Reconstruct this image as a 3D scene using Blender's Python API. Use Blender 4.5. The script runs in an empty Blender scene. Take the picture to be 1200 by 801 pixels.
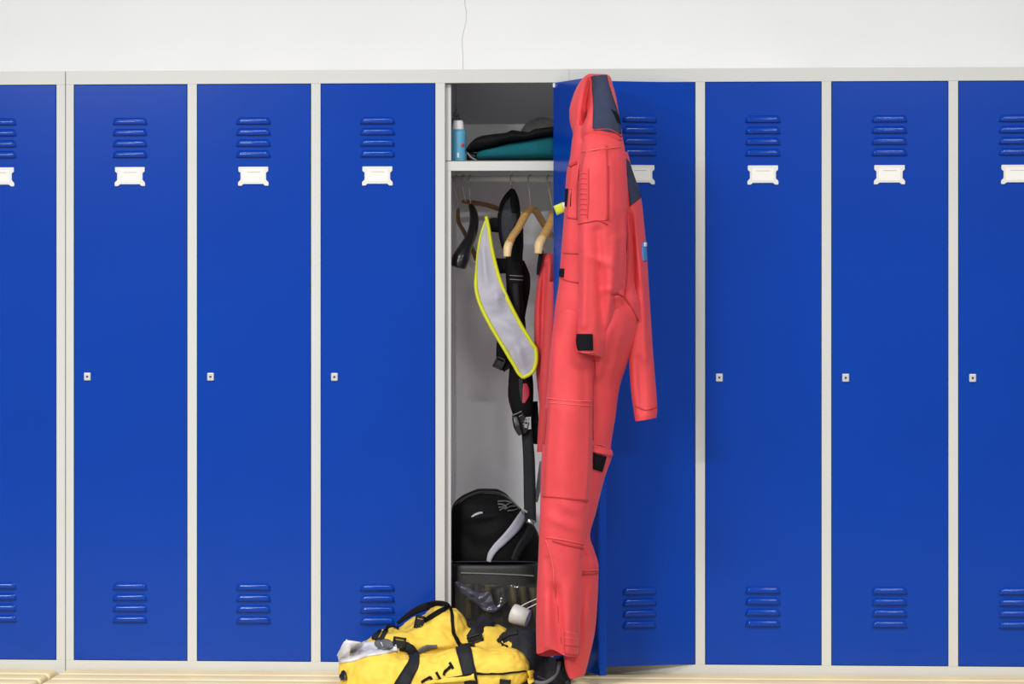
import bpy, bmesh, math, random
from mathutils import Vector, Matrix, noise
from mathutils.bvhtree import BVHTree

random.seed(4)
SC = bpy.context.scene
COL = SC.collection
PI = math.pi

# ------------------------------------------------------------------ camera, world, lights, exposure
DIST = 9.0                       # camera to locker front
PPM = 415.0                      # photo pixels per metre on the locker front
FPX = PPM * DIST
YAW = math.radians(3.6)
HOR = 350.0                      # row of the eye level
EYE = 1.503
CAM = Vector((DIST * math.sin(YAW), -DIST * math.cos(YAW), EYE))
RX = Vector((math.cos(YAW), math.sin(YAW), 0))
FW = Vector((-math.sin(YAW), math.cos(YAW), 0))

cd = bpy.data.cameras.new('camera')
cam = bpy.data.objects.new('camera', cd)
COL.objects.link(cam)
cam.location = CAM
cam.rotation_euler = (PI / 2, 0, YAW)
cd.sensor_width = 36.0
cd.lens = FPX * 36.0 / 1200.0
cd.shift_y = -(400.5 - HOR) / 1200.0
cd.clip_end = 100
SC.camera = cam

w = bpy.data.worlds.new('room_light')
SC.world = w
w.use_nodes = True
w.node_tree.nodes['Background'].inputs[0].default_value = (0.97, 0.98, 1.0, 1)
w.node_tree.nodes['Background'].inputs[1].default_value = 0.37


def area(name, loc, rot, sx, sy, energy, col=(1, 0.985, 0.965)):
    l = bpy.data.lights.new(name, 'AREA')
    l.shape = 'RECTANGLE'
    l.size = sx
    l.size_y = sy
    l.energy = energy
    l.color = col
    o = bpy.data.objects.new(name, l)
    COL.objects.link(o)
    o.location = loc
    o.rotation_euler = rot
    return o


area('ceiling_light', (-1.0, -2.2, 3.3), (0, 0, 0), 1.25, 0.22, 66)
area('ceiling_light', (1.5, -2.2, 3.3), (0, 0, 0), 1.25, 0.22, 50)
area('ceiling_light', (-2.5, -6.6, 3.3), (0, 0, 0), 1.25, 0.3, 545)
area('ceiling_light', (1.5, -6.6, 3.3), (0, 0, 0), 1.25, 0.3, 215)

vs = SC.view_settings
vs.view_transform = 'Standard'
vs.look = 'None'
vs.gamma = 1
vs.use_curve_mapping = False
vs.exposure = -0.07


# ------------------------------------------------------------------ helpers
def at(px, py, Y):
    """point of the place seen at photo pixel (px, py) that lies at depth Y"""
    u = (px - 600.0) / FPX
    d = FW + RX * u
    t = (Y - CAM.y) / d.y
    return Vector((CAM.x + t * d.x, Y, EYE + t * (HOR - py) / FPX))


def proj(p):
    d = p - CAM
    k = d.x * FW.x + d.y * FW.y
    return 600 + FPX * (d.x * RX.x + d.y * RX.y) / k, HOR - FPX * d.z / k


def lin(c):
    c = c / 255.0
    return c / 12.92 if c <= 0.04045 else ((c + 0.055) / 1.055) ** 2.4


MATS = {}


def mat(name, rgb, rough=0.6, metal=0.0, var=0.06, vscale=8.0, bump=0.0, bscale=60.0, spec=0.5, sheen=0.0,
        alpha=1.0, trans=0.0, stretch=None, coat=0.0):
    m = bpy.data.materials.new(name)
    m.use_nodes = True
    nt = m.node_tree
    b = nt.nodes['Principled BSDF']
    c = [lin(v) for v in rgb]
    tc = nt.nodes.new('ShaderNodeTexCoord')
    src = tc.outputs['Object']
    if stretch:
        mp = nt.nodes.new('ShaderNodeMapping')
        mp.inputs['Scale'].default_value = stretch
        nt.links.new(src, mp.inputs[0])
        src = mp.outputs[0]
    nz = nt.nodes.new('ShaderNodeTexNoise')
    nz.inputs['Scale'].default_value = vscale
    nz.inputs['Detail'].default_value = 4
    nt.links.new(src, nz.inputs['Vector'])
    rp = nt.nodes.new('ShaderNodeValToRGB')
    rp.color_ramp.elements[0].position = 0.3
    rp.color_ramp.elements[1].position = 0.7
    rp.color_ramp.elements[0].color = [max(0, v * (1 - var)) for v in c] + [1]
    rp.color_ramp.elements[1].color = [min(1, v * (1 + var)) for v in c] + [1]
    nt.links.new(nz.outputs['Fac'], rp.inputs[0])
    nt.links.new(rp.outputs[0], b.inputs['Base Color'])
    b.inputs['Roughness'].default_value = rough
    b.inputs['Metallic'].default_value = metal
    b.inputs['Specular IOR Level'].default_value = spec
    b.inputs['Sheen Weight'].default_value = sheen
    b.inputs['Alpha'].default_value = alpha
    b.inputs['Transmission Weight'].default_value = trans
    b.inputs['Coat Weight'].default_value = coat
    if bump:
        n2 = nt.nodes.new('ShaderNodeTexNoise')
        n2.inputs['Scale'].default_value = bscale
        n2.inputs['Detail'].default_value = 5
        nt.links.new(src, n2.inputs['Vector'])
        bp = nt.nodes.new('ShaderNodeBump')
        bp.inputs['Strength'].default_value = bump
        bp.inputs['Distance'].default_value = 0.004
        nt.links.new(n2.outputs['Fac'], bp.inputs['Height'])
        nt.links.new(bp.outputs[0], b.inputs['Normal'])
    MATS[name] = m
    return m


mat('wall', (248, 248, 247), 0.9, var=0.015, vscale=3, bump=0.08, bscale=120)
mat('crack', (212, 211, 208), 0.9)
mat('floor', (150, 150, 148), 0.6, var=0.08, vscale=4)
mat('frame', (203, 204, 199), 0.45, var=0.015, vscale=5)
mat('interior', (238, 238, 241), 0.5, var=0.02, vscale=5)
mat('blue', (4, 60, 161), 0.17, var=0.04, vscale=2.2, spec=0.24, bump=0.012, bscale=14)
mat('slot_shade', (8, 16, 60), 0.8)  # dark blue painted in for the shade of the louvre openings
mat('holder', (220, 219, 216), 0.4, var=0.01)
mat('card', (236, 234, 228), 0.7, var=0.01)
mat('ink', (196, 178, 158), 0.8)
mat('lock_metal', (206, 206, 210), 0.3, metal=0.35, var=0.02)
mat('dark_hole', (60, 54, 48), 0.7)
mat('wood', (255, 228, 176), 0.5, var=0.10, vscale=6, stretch=(1.2, 14, 14), bump=0.05, bscale=20)
mat('bench_metal', (120, 122, 126), 0.5, metal=0.4)
mat('red', (214, 68, 73), 0.6, var=0.06, vscale=9, bump=0.6, bscale=22, sheen=0.08, spec=0.3)
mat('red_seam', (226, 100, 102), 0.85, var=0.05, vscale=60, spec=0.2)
mat('red_shadow_seam', (184, 58, 64), 0.85, var=0.05, spec=0.2)  # darker copy of the red, shade of seams and folds in the colour
mat('navy', (52, 58, 80), 0.85, var=0.08, vscale=40, bump=0.1, bscale=150, spec=0.2)
mat('velcro', (22, 23, 28), 0.95, var=0.2, vscale=200, bump=0.4, bscale=400, spec=0.1)
mat('black_cloth', (11, 11, 13), 0.75, var=0.25, vscale=20, bump=0.2, bscale=80, spec=0.18)
mat('black_gloss', (20, 20, 22), 0.28, var=0.1, spec=0.5)
mat('webbing', (26, 28, 34), 0.7, var=0.15, vscale=80, bump=0.2, bscale=200, spec=0.3)
mat('grey_pad', (54, 58, 64), 0.8, var=0.1, vscale=60, bump=0.2, bscale=200, spec=0.2)
mat('reflective', (176, 174, 186), 0.5, metal=0.0, var=0.06, vscale=18, bump=0.35, bscale=24)
mat('lime', (216, 220, 34), 0.6, var=0.05)
mat('yellow', (235, 199, 76), 0.6, var=0.06, vscale=16, bump=0.22, bscale=45, spec=0.3)
mat('clear_grey', (206, 206, 210), 0.25, var=0.08, vscale=40, bump=0.3, bscale=50)
mat('bag_black', (36, 37, 42), 0.7, var=0.15, vscale=30, bump=0.2, bscale=90, spec=0.3)
mat('grey_rubber', (92, 92, 98), 0.6, var=0.05)
mat('hanger_wood', (206, 160, 96), 0.35, var=0.12, vscale=20, stretch=(1, 6, 6))
mat('hanger_dark_wood', (132, 92, 48), 0.45, var=0.12, vscale=20)
mat('hanger_wood_lit', (238, 206, 152), 0.4, var=0.05)  # brighter copy of the hanger wood, paints the lit tips
mat('steel', (190, 190, 194), 0.25, metal=0.9, var=0.03)
mat('cyan', (86, 164, 196), 0.35, var=0.04)
mat('white_plastic', (232, 232, 230), 0.4, var=0.01)
mat('grey_plastic', (120, 122, 126), 0.4, var=0.04)
mat('dot_red', (196, 60, 84), 0.5)
mat('teal', (14, 92, 102), 0.85, var=0.1, vscale=20, bump=0.2, bscale=60, spec=0.2)
mat('grey_film', (120, 120, 118), 0.5, var=0.2, vscale=30, bump=0.3, bscale=40)
mat('olive', (104, 94, 40), 0.5, var=0.25, vscale=30)
mat('olive_dark', (48, 44, 26), 0.6, var=0.3, vscale=12)
mat('case_black', (36, 36, 34), 0.5, var=0.15, vscale=20, bump=0.1, bscale=60)
mat('pvc', (60, 60, 62), 0.08, var=0.05, alpha=0.25, spec=0.8)
mat('film_dark', (84, 84, 100), 0.14, var=0.2, vscale=50, bump=0.5, bscale=60, alpha=0.7)
mat('badge_blue', (70, 130, 190), 0.6)
mat('tag_lime', (196, 204, 44), 0.6)
mat('logo_grey', (118, 118, 120), 0.6)
mat('ivory', (226, 222, 216), 0.35, var=0.02, trans=0.15)


def link(name, me, parent=None, mats=()):
    o = bpy.data.objects.new(name, me)
    COL.objects.link(o)
    for m in mats:
        if m not in [k.name for k in me.materials if k]:
            me.materials.append(MATS[m])
    if parent:
        o.parent = parent
    return o


def tag(o, label, cat, group=None):
    o['label'] = label
    o['category'] = cat
    if group:
        o['group'] = group
    return o


def empty(name, loc, label, cat, group=None):
    o = bpy.data.objects.new(name, None)
    o.empty_display_size = 0.05
    COL.objects.link(o)
    o.location = loc
    bpy.context.view_layer.update()
    return tag(o, label, cat, group)


def mesh_of(name, verts, faces, smooth=True, mids=None):
    me = bpy.data.meshes.new(name)
    me.from_pydata([tuple(v) for v in verts], [], faces)
    bm = bmesh.new()
    bm.from_mesh(me)
    bmesh.ops.recalc_face_normals(bm, faces=bm.faces)
    bm.to_mesh(me)
    bm.free()
    for i, p in enumerate(me.polygons):
        p.use_smooth = smooth
        if mids:
            p.material_index = mids[i]
    return me


def put(name, verts, faces, m, parent=None, smooth=True):
    """mesh given in world space, linked under parent (an empty or an object at parent.location)"""
    if parent is not None:
        inv = wmat(parent).inverted()
        verts = [inv @ Vector(v) for v in verts]
    me = mesh_of(name, verts, faces, smooth)
    return link(name, me, parent, [m])


def wmat(o):
    m = o.matrix_basis.copy()
    return wmat(o.parent) @ m if o.parent else m


def box_data(x0, x1, y0, y1, z0, z1):
    v = [(x, y, z) for z in (z0, z1) for y in (y0, y1) for x in (x0, x1)]
    f = [(0, 2, 3, 1), (4, 5, 7, 6), (0, 1, 5, 4), (2, 6, 7, 3), (0, 4, 6, 2), (1, 3, 7, 5)]
    return v, f


def boxes_mesh(name, boxes, bevel=0.0, seg=2):
    bm = bmesh.new()
    for b in boxes:
        v, f = box_data(*b)
        vs_ = [bm.verts.new(p) for p in v]
        for q in f:
            bm.faces.new([vs_[i] for i in q])
    bmesh.ops.recalc_face_normals(bm, faces=bm.faces)
    if bevel:
        bmesh.ops.bevel(bm, geom=list(bm.edges), offset=bevel, segments=seg, affect='EDGES', profile=0.5)
    me = bpy.data.meshes.new(name)
    bm.to_mesh(me)
    bm.free()
    return me


def boxes(name, bs, m, parent=None, bevel=0.0, local=False, seg=2):
    if parent is not None and not local:
        o = wmat(parent).translation
        bs = [(b[0] - o.x, b[1] - o.x, b[2] - o.y, b[3] - o.y, b[4] - o.z, b[5] - o.z) for b in bs]
    return link(name, boxes_mesh(name, bs, bevel, seg), parent, [m])


def crom(rows, t):
    """Catmull-Rom through tuples, t in 0..len-1"""
    n = len(rows)
    i = min(int(t), n - 2)
    f = t - i
    p0, p1, p2, p3 = rows[max(i - 1, 0)], rows[i], rows[i + 1], rows[min(i + 2, n - 1)]
    out = []
    for a, b, c, d in zip(p0, p1, p2, p3):
        # monotone-ish: limited tangents
        m1 = (c - a) / 2 if (b - a) * (c - b) > 0 else 0.0
        m2 = (d - b) / 2 if (c - b) * (d - c) > 0 else 0.0
        f2, f3 = f * f, f * f * f
        out.append((2 * f3 - 3 * f2 + 1) * b + (f3 - 2 * f2 + f) * m1 + (-2 * f3 + 3 * f2) * c + (f3 - f2) * m2)
    return out


def resample(rows, m):
    n = len(rows) - 1
    return [crom(rows, n * k / (m - 1)) for k in range(m)]


def fold_sum(px, py, folds):
    s = 0.0
    for (x0, y0, x1, y1, wd, am) in folds:
        dx, dy = x1 - x0, y1 - y0
        L2 = dx * dx + dy * dy
        t = ((px - x0) * dx + (py - y0) * dy) / L2
        tt = max(0, min(1, t))
        qx, qy = px - x0 - tt * dx, py - y0 - tt * dy
        d2 = (qx * qx + qy * qy) / (wd * wd)
        if d2 < 9:
            s += am * math.exp(-d2) * (0.35 + 0.65 * math.sin(PI * (0.12 + 0.76 * tt)))
    return s


def shell(name, rows, m, parent, seg=44, sub=60, ex=2.3, folds=(), rough=0.0, rsc=9.0, cap=True, seed=0.0, fk=1.0, hem=None, skew=0.0):
    """closed tube of cloth or padding; rows = (xl, yl, xr, yr, Y, half_depth) from top to bottom in photo pixels"""
    rr = resample(rows, sub)
    V, F = [], []
    for ri, r in enumerate(rr):
        xl, yl, xr, yr, Y, hd = r
        L, R = at(xl, yl, Y), at(xr, yr, Y)
        for k in range(seg):
            th = 2 * PI * k / seg
            c, s = math.cos(th), math.sin(th)
            u = math.copysign(abs(c) ** (2 / ex), c)
            v = math.copysign(abs(s) ** (2 / ex), s)
            p = L.lerp(R, (u + 1) / 2)
            p = Vector((p.x, p.y + v * hd + skew * u, p.z))
            if folds:
                a, b = proj(p)
                p.y -= fk * fold_sum(a, b, folds) * max(0.0, -v) * (1 if v < 0 else 0)
            if hem and v < 0:
                tt = max(0.0, (ri / (sub - 1) - .88) / .12)
                p.z += hem[0] * tt * tt * -v * math.exp(-((u - hem[1]) / .45) ** 2)
            elif hem:
                tt = max(0.0, (ri / (sub - 1) - .88) / .12)
                p.z -= hem[0] * 1.1 * tt * tt * v * (1 - u) / 2
            if rough:
                q = Vector((p.x * rsc, p.y * rsc, p.z * rsc * 0.45 + seed))
                nv = noise.noise(q) + 0.5 * noise.noise(q * 2.1)
                p.y += nv * rough * (1 - 0.6 * abs(u))
                p.x += noise.noise(q + Vector((7, 3, 1))) * rough * 0.35
            V.append(p)
    for i in range(sub - 1):
        for k in range(seg):
            a, b = i * seg + k, i * seg + (k + 1) % seg
            F.append((a, b, b + seg, a + seg))
    if cap:
        F.append(tuple(range(seg)))
        F.append(tuple(range((sub - 1) * seg, sub * seg)))
    return put(name, V, F, m, parent)


def bvh_of(objs):
    out = []
    bpy.context.view_layer.update()
    for o in objs:
        me = o.data
        M = wmat(o)
        out.append(BVHTree.FromPolygons([M @ v.co for v in me.vertices], [tuple(p.vertices) for p in me.polygons]))
    return out


def hit(px, py, bvhs, fallback=None):
    d = (at(px, py, 0) - CAM).normalized()
    best = None
    for b in bvhs:
        loc, nor, idx, dist = b.ray_cast(CAM, d)
        if loc is not None and (best is None or dist < best[2]):
            if nor.dot(d) > 0:
                nor = -nor
            best = (loc, nor, dist)
    if best is None and fallback is not None:
        return at(px, py, fallback), Vector((0, -1, 0))
    return (best[0], best[1]) if best else None


def patch(name, ribs, bvhs, m, parent, nu=6, nv=14, off=0.0005, th=0.0015, fallback=-0.4, soft=True):
    """cloth patch or strap that lies on a surface; ribs = (x0, y0, x1, y1) photo pixels of its cross lines"""
    rr = resample(ribs, nv) if len(ribs) > 2 else [[a + (b - a) * k / (nv - 1) for a, b in zip(*ribs)] for k in range(nv)]
    P, N = [], []
    last = fallback
    for r in rr:
        for j in range(nu):
            t = j / (nu - 1)
            h = hit(r[0] + (r[2] - r[0]) * t, r[1] + (r[3] - r[1]) * t, bvhs, last)
            last = h[0].y
            P.append(h[0])
            N.append(h[1])
    # keep it lying close: limit sudden jumps in depth
    if soft:
        for _ in range(2):
            Q = [p.copy() for p in P]
            for i in range(nv):
                for j in range(nu):
                    nb = [P[a * nu + b] for a, b in ((i - 1, j), (i + 1, j), (i, j - 1), (i, j + 1)) if 0 <= a < nv and 0 <= b < nu]
                    av = sum((q.y for q in nb)) / len(nb)
                    q = P[i * nu + j]
                    if av < q.y:
                        Q[i * nu + j].y = 0.5 * q.y + 0.5 * av
            P = Q
    return sheet(name, P, N, nu, nv, off, th, m, parent)


def sheet(name, P, N, nu, nv, off, th, m, parent):
    V = [p + n * (off + th) for p, n in zip(P, N)] + [p - n * 0.002 + n * off for p, n in zip(P, N)]
    K = nu * nv
    F = []
    for i in range(nv - 1):
        for j in range(nu - 1):
            a = i * nu + j
            F.append((a, a + 1, a + nu + 1, a + nu))
            F.append((K + a, K + a + nu, K + a + nu + 1, K + a + 1))
    rim = [j for j in range(nu)] + [i * nu + nu - 1 for i in range(1, nv)] + \
          [(nv - 1) * nu + j for j in range(nu - 2, -1, -1)] + [i * nu for i in range(nv - 2, 0, -1)]
    for a, b in zip(rim, rim[1:] + rim[:1]):
        F.append((a, b, K + b, K + a))
    o = put(name, V, F, m, parent)
    return o


def ribs_of(path, w):
    """turn a pixel path into cross lines of a strap; w one width or one per point"""
    if not isinstance(w, (list, tuple)):
        w = [w] * len(path)
    out = []
    for i, (x, y) in enumerate(path):
        a, b = path[max(i - 1, 0)], path[min(i + 1, len(path) - 1)]
        dx, dy = b[0] - a[0], b[1] - a[1]
        L = math.hypot(dx, dy) or 1
        nx, ny = -dy / L * w[i] / 2, dx / L * w[i] / 2
        out.append((x + nx, y + ny, x - nx, y - ny))
    return out


def strap(name, path, wd, bvhs, m, parent, nu=4, nv=None, off=0.001, th=0.0022, fallback=-0.3):
    return patch(name, ribs_of(path, wd), bvhs, m, parent, nu=nu, nv=nv or max(10, 4 * len(path)), off=off, th=th, fallback=fallback)


def band(name, path, wd, m, parent, th=0.003, nv=None, bow=0.0, nu=4):
    """free hanging strap: path = (px, py, Y)"""
    if not isinstance(wd, (list, tuple)):
        wd = [wd] * len(path)
    rib = ribs_of([(p[0], p[1]) for p in path], wd)
    rows = [tuple(r) + (p[2],) for r, p in zip(rib, path)]
    nv = nv or max(8, 6 * len(path))
    rr = resample(rows, nv) if len(rows) > 2 else [[a + (b - a) * k / (nv - 1) for a, b in zip(*rows)] for k in range(nv)]
    P, N = [], []
    for r in rr:
        for j in range(nu):
            t = j / (nu - 1)
            P.append(at(r[0] + (r[2] - r[0]) * t, r[1] + (r[3] - r[1]) * t, r[4] - bow * math.sin(PI * t)))
            N.append(Vector((0, -1, 0)))
    return sheet(name, P, N, nu, nv, 0, th, m, parent)


def tube(name, pts, rad, m, parent=None, seg=8, flat=1.0, sub=None):
    """round bar through world points; rad one radius or one per point"""
    if not isinstance(rad, (list, tuple)):
        rad = [rad] * len(pts)
    rows = [(p[0], p[1], p[2], r) for p, r in zip(pts, rad)]
    n = sub or max(2, 5 * (len(pts) - 1) + 1)
    rr = resample(rows, n) if len(rows) > 2 else [[a + (b - a) * k / (n - 1) for a, b in zip(*rows)] for k in range(n)]
    C = [Vector(r[:3]) for r in rr]
    V, F = [], []
    up = None
    for i, c in enumerate(C):
        t = (C[min(i + 1, n - 1)] - C[max(i - 1, 0)]).normalized()
        if up is None:
            up = Vector((0, 0, 1)) if abs(t.z) < 0.9 else Vector((0, 1, 0))
        a = t.cross(up).normalized()
        b = a.cross(t).normalized()
        up = b
        for k in range(seg):
            th = 2 * PI * k / seg
            V.append(c + a * math.cos(th) * rr[i][3] + b * math.sin(th) * rr[i][3] * flat)
    for i in range(n - 1):
        for k in range(seg):
            q, r2 = i * seg + k, i * seg + (k + 1) % seg
            F.append((q, r2, r2 + seg, q + seg))
    F.append(tuple(range(seg)))
    F.append(tuple(range((n - 1) * seg, n * seg)))
    return put(name, V, F, m, parent)


def lathe(name, base, prof, m, parent=None, seg=24, axis=None):
    """turned body; prof = (radius, height) along axis from base"""
    ax = Vector(axis).normalized() if axis else Vector((0, 0, 1))
    s = ax.orthogonal().normalized()
    t = ax.cross(s)
    V, F = [], []
    for r, h in prof:
        for k in range(seg):
            a = 2 * PI * k / seg
            V.append(Vector(base) + ax * h + (s * math.cos(a) + t * math.sin(a)) * r)
    for i in range(len(prof) - 1):
        for k in range(seg):
            a, b = i * seg + k, i * seg + (k + 1) % seg
            F.append((a, b, b + seg, a + seg))
    F.append(tuple(range(seg)))
    F.append(tuple(range((len(prof) - 1) * seg, len(prof) * seg)))
    o = put(name, V, F, m, parent)
    for p in o.data.polygons:
        if len(p.vertices) > 4:
            p.use_smooth = False
    return o


# ------------------------------------------------------------------ room
fl = boxes('floor', [(-4.5, 4.5, -9.8, 0.54, -0.05, 0.0)], 'floor')
fl['kind'] = 'structure'
wl = boxes('wall_back', [(-4.5, 4.5, 0.52, 0.6, 0.0, 3.4)], 'wall')
wl['kind'] = 'structure'
crack_px = [(544, -6), (545, 6), (546.5, 14), (546.2, 24), (543.6, 36), (541.6, 47), (542, 58), (542.6, 66), (542.6, 84)]
tube('crack', [at(x, y, 0.5195) for x, y in crack_px], 0.0011, 'crack', wl, seg=6)

# ------------------------------------------------------------------ lockers
ZT, ZD1, ZD0, ZB = 2.151, 2.1115, 0.476, 0.40
DW, DH, DT = 0.3235, ZD1 - ZD0, 0.02
DEPTH = 0.50


def louvre_mesh():
    # pressed louvre: hood that slopes out towards its lower lip, where a dark face paints the opening's shade; front is -Y
    L, h, d = 0.101, 0.0205, 0.0075
    e = 0.010
    x0, x1 = -L / 2, L / 2
    V = [(x0, 0, 0), (x1, 0, 0), (x1 - e * .3, 0, h * .78), (x1 - e, 0, h), (x0 + e, 0, h), (x0 + e * .3, 0, h * .78),
         (x0 + e * .55, -d * .92, 0.0012), (x1 - e * .55, -d * .92, 0.0012), (x1 - e * 1.1, -d, h * .55), (x0 + e * 1.1, -d, h * .55),
         (x0 + e * 1.3, -d * .78, h * .80), (x1 - e * 1.3, -d * .78, h * .80)]
    F = [(6, 7, 8, 9), (9, 8, 11, 10), (10, 11, 3, 4), (0, 6, 9, 5), (5, 9, 10, 4), (1, 2, 8, 7), (2, 3, 11, 8), (0, 1, 7, 6)]
    me = bpy.data.meshes.new('louvre')
    me.from_pydata(V, [], F)
    me.materials.append(MATS['blue'])
    me.materials.append(MATS['slot_shade'])
    bm = bmesh.new()
    bm.from_mesh(me)
    bm.faces.ensure_lookup_table()
    bm.faces[7].material_index = 1
    slot_edges = set(bm.faces[7].edges)
    bmesh.ops.bevel(bm, geom=[e2 for e2 in bm.edges if e2 not in slot_edges and not e2.is_boundary], offset=0.0026, segments=4, affect='EDGES', profile=0.5)
    bmesh.ops.recalc_face_normals(bm, faces=bm.faces)
    bm.to_mesh(me)
    bm.free()
    for p in me.polygons:
        p.use_smooth = p.material_index == 0
    return me


def extrude_outline(name, pts, y0, y1, bevel=0.0):
    bm = bmesh.new()
    f = bm.faces.new([bm.verts.new((x, y0, z)) for x, z in pts])
    r = bmesh.ops.extrude_face_region(bm, geom=[f])
    bmesh.ops.translate(bm, verts=[g for g in r['geom'] if isinstance(g, bmesh.types.BMVert)], vec=(0, y1 - y0, 0))
    bmesh.ops.recalc_face_normals(bm, faces=bm.faces)
    if bevel:
        bmesh.ops.bevel(bm, geom=list(bm.edges), offset=bevel, segments=2, affect='EDGES')
    me = bpy.data.meshes.new(name)
    bm.to_mesh(me)
    bm.free()
    return me


LOUV = louvre_mesh()
hw, hh = 0.0425, 0.0265
HOLD = extrude_outline('label_holder', [(-hw, hh), (-hw, hh - .013), (-hw + .006, hh - .017), (-hw + .006, -hh + .016), (-hw - .001, -hh + .009),
                                        (-hw - .001, -hh - .001), (-hw + .009, -hh - .001), (-hw + .014, -hh + .004),
                                        (hw - .014, -hh + .004), (hw - .009, -hh - .001), (hw + .001, -hh - .001), (hw + .001, -hh + .009),
                                        (hw - .006, -hh + .016), (hw - .006, hh - .017), (hw, hh - .013), (hw, hh)], -0.005, 0.0, 0.001)
HOLD.materials.append(MATS['holder'])
CARD = boxes_mesh('name_card', [(-0.030, 0.030, -0.0056, -0.0046, -0.016, 0.019)])
CARD.materials.append(MATS['card'])
CARD.materials.append(MATS['ink'])
LINE = boxes_mesh('card_line', [(-0.018, 0.020, -0.0060, -0.0050, 0.0105, 0.0122)])
LINE.materials.append(MATS['ink'])
LOCK = boxes_mesh('lock', [(-0.010, 0.010, -0.006, 0.0, -0.0115, 0.0115)], 0.0028, 3)
LOCK.materials.append(MATS['lock_metal'])
bmk = bmesh.new()
bmesh.ops.create_cone(bmk, cap_ends=True, segments=12, radius1=0.0032, radius2=0.0032, depth=0.002, matrix=Matrix.Translation((0, -0.0063, 0)) @ Matrix.Rotation(PI / 2, 4, 'X'))
KEYH = bpy.data.meshes.new('keyhole')
bmk.to_mesh(KEYH)
bmk.free()
KEYH.materials.append(MATS['dark_hole'])
# door leaf: tray with folded edges, origin at its front hinge corner (right), front at y=0
DOOR = boxes_mesh('door', [(-DW, 0, 0, DT, 0, DH)], 0.0015, 2)
DOOR.materials.append(MATS['blue'])


def make_door(parent, x_hinge, ang=0.0):
    d = link('door', DOOR, parent)
    d.location = (x_hinge - parent.location.x, -0.001 - parent.location.y, ZD0 - parent.location.z)
    d.rotation_euler = (0, 0, math.radians(ang))
    cx = -DW / 2 - 0.001
    for z0, n in ((1.5215, 'top'), (0.2000, 'low')):
        for k in range(4):
            o = link('louvre', LOUV, d)
            o.location = (cx, 0.0, z0 - k * 0.0312)
            if n == 'low':
                o.location.z = z0 - k * 0.0312
    o = link('label_holder', HOLD, d)
    o.location = (cx, 0, 1.375)
    c = link('name_card', CARD, d)
    c.location = (cx, 0, 1.375)
    c2 = link('card_line', LINE, d)
    c2.location = (cx, 0, 1.375)
    k = link('lock', LOCK, d)
    k.location = (-DW + 0.0385, 0, 0.806)
    k2 = link('keyhole', KEYH, d)
    k2.location = k.location
    return d


def make_bank(x0, offs, label, open_angles, width=1.4356, interiors=()):
    x1 = x0 + width
    b = empty('locker_bank', (x0, 0, 0), label, 'lockers', 'locker banks along the wall')
    xs = [x0 + offs + k * 0.3536 for k in range(4)]          # left edge of each door opening
    fr = []
    g = 0.0015
    fr.append((x0 + 0.0001, x1 - 0.0001, 0.0, 0.018, ZD1 + g, ZT))           # head rail
    fr.append((x0 + 0.0001, x1 - 0.0001, 0.0, 0.018, ZB, ZD0 - g))           # bottom rail
    edges = [x0 + 0.0001] + [v for x in xs for v in (x - g, x + DW + g)] + [x1 - 0.0001]
    posts = []
    for k in range(5):
        posts.append((edges[2 * k], edges[2 * k + 1], 0.0, 0.018, ZD0 - g, ZD1 + g))
    boxes('head_rail', fr[:1], 'frame', b, 0.001)
    boxes('bottom_rail', fr[1:], 'frame', b, 0.001)
    for p in posts:
        boxes('post', [p], 'frame', b, 0.001)
    # carcass: sides, partitions, back, top, floor and the door stops behind the posts
    t = 0.002
    cb = [(x0 + 0.001, x0 + 0.003, 0.018, DEPTH, ZB, ZT), (x1 - 0.003, x1 - 0.001, 0.018, DEPTH, ZB, ZT),
          (x0 + 0.001, x1 - 0.001, DEPTH - t, DEPTH, ZB, ZT), (x0 + 0.001, x1 - 0.001, 0.018, DEPTH, ZT - t, ZT),
          (x0 + 0.001, x1 - 0.001, 0.018, DEPTH, ZD0 - 0.004, ZD0 - 0.001)]
    for k in range(1, 4):
        m_ = (edges[2 * k] + edges[2 * k + 1]) / 2
        cb.append((m_ - 0.006, m_ + 0.006, 0.018, DEPTH, ZB, ZT))
    for k in range(4):
        boxes('door_stop', [(xs[k] - 0.004, xs[k] + 0.014, 0.023, 0.040, ZD0, ZD1)], 'frame', b, 0.001)
        boxes('door_stop', [(xs[k] + DW - 0.008, xs[k] + DW + 0.004, 0.023, 0.040, ZD0, ZD1)], 'frame', b, 0.001)
    boxes('carcass', cb, 'interior', b)
    boxes('plinth', [(x0 + 0.01, x1 - 0.01, 0.03, DEPTH, 0.0, ZB)], 'frame', b)
    for k, a in enumerate(open_angles):
        d = make_door(b, xs[k] + DW, a)
        if a > 60:
            hb = link('hinge_pin', boxes_mesh('hinge_pin', [(-0.016, -0.010, DT, DT + 0.006, DH - 0.014, DH - 0.002)], 0.001), d, ['white_plastic'])
            # folded stiffener round the inside of the leaf
            st = link('stiffener', boxes_mesh('stiffener', [(-DW + 0.001, -DW + 0.020, DT, DT + 0.003, 0.02, DH - 0.02)], 0.001), d, ['blue'])
    for k in interiors:
        za = at(590, 188, 0.03).z
        boxes('shelf', [(xs[k] - 0.008, xs[k] + DW + 0.008, 0.022, DEPTH - t, za - 0.003, za),
                        (xs[k] - 0.008, xs[k] + DW + 0.008, 0.022, 0.03, za - 0.029, za)], 'frame', b, 0.0008)
        zr = at(590, 209.5, 0.24).z
        tube('hanging_rail', [(xs[k] - 0.008, 0.24, zr), (xs[k] + DW + 0.008, 0.24, zr)], 0.0095, 'frame', b, seg=14, sub=2)
    return b


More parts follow.
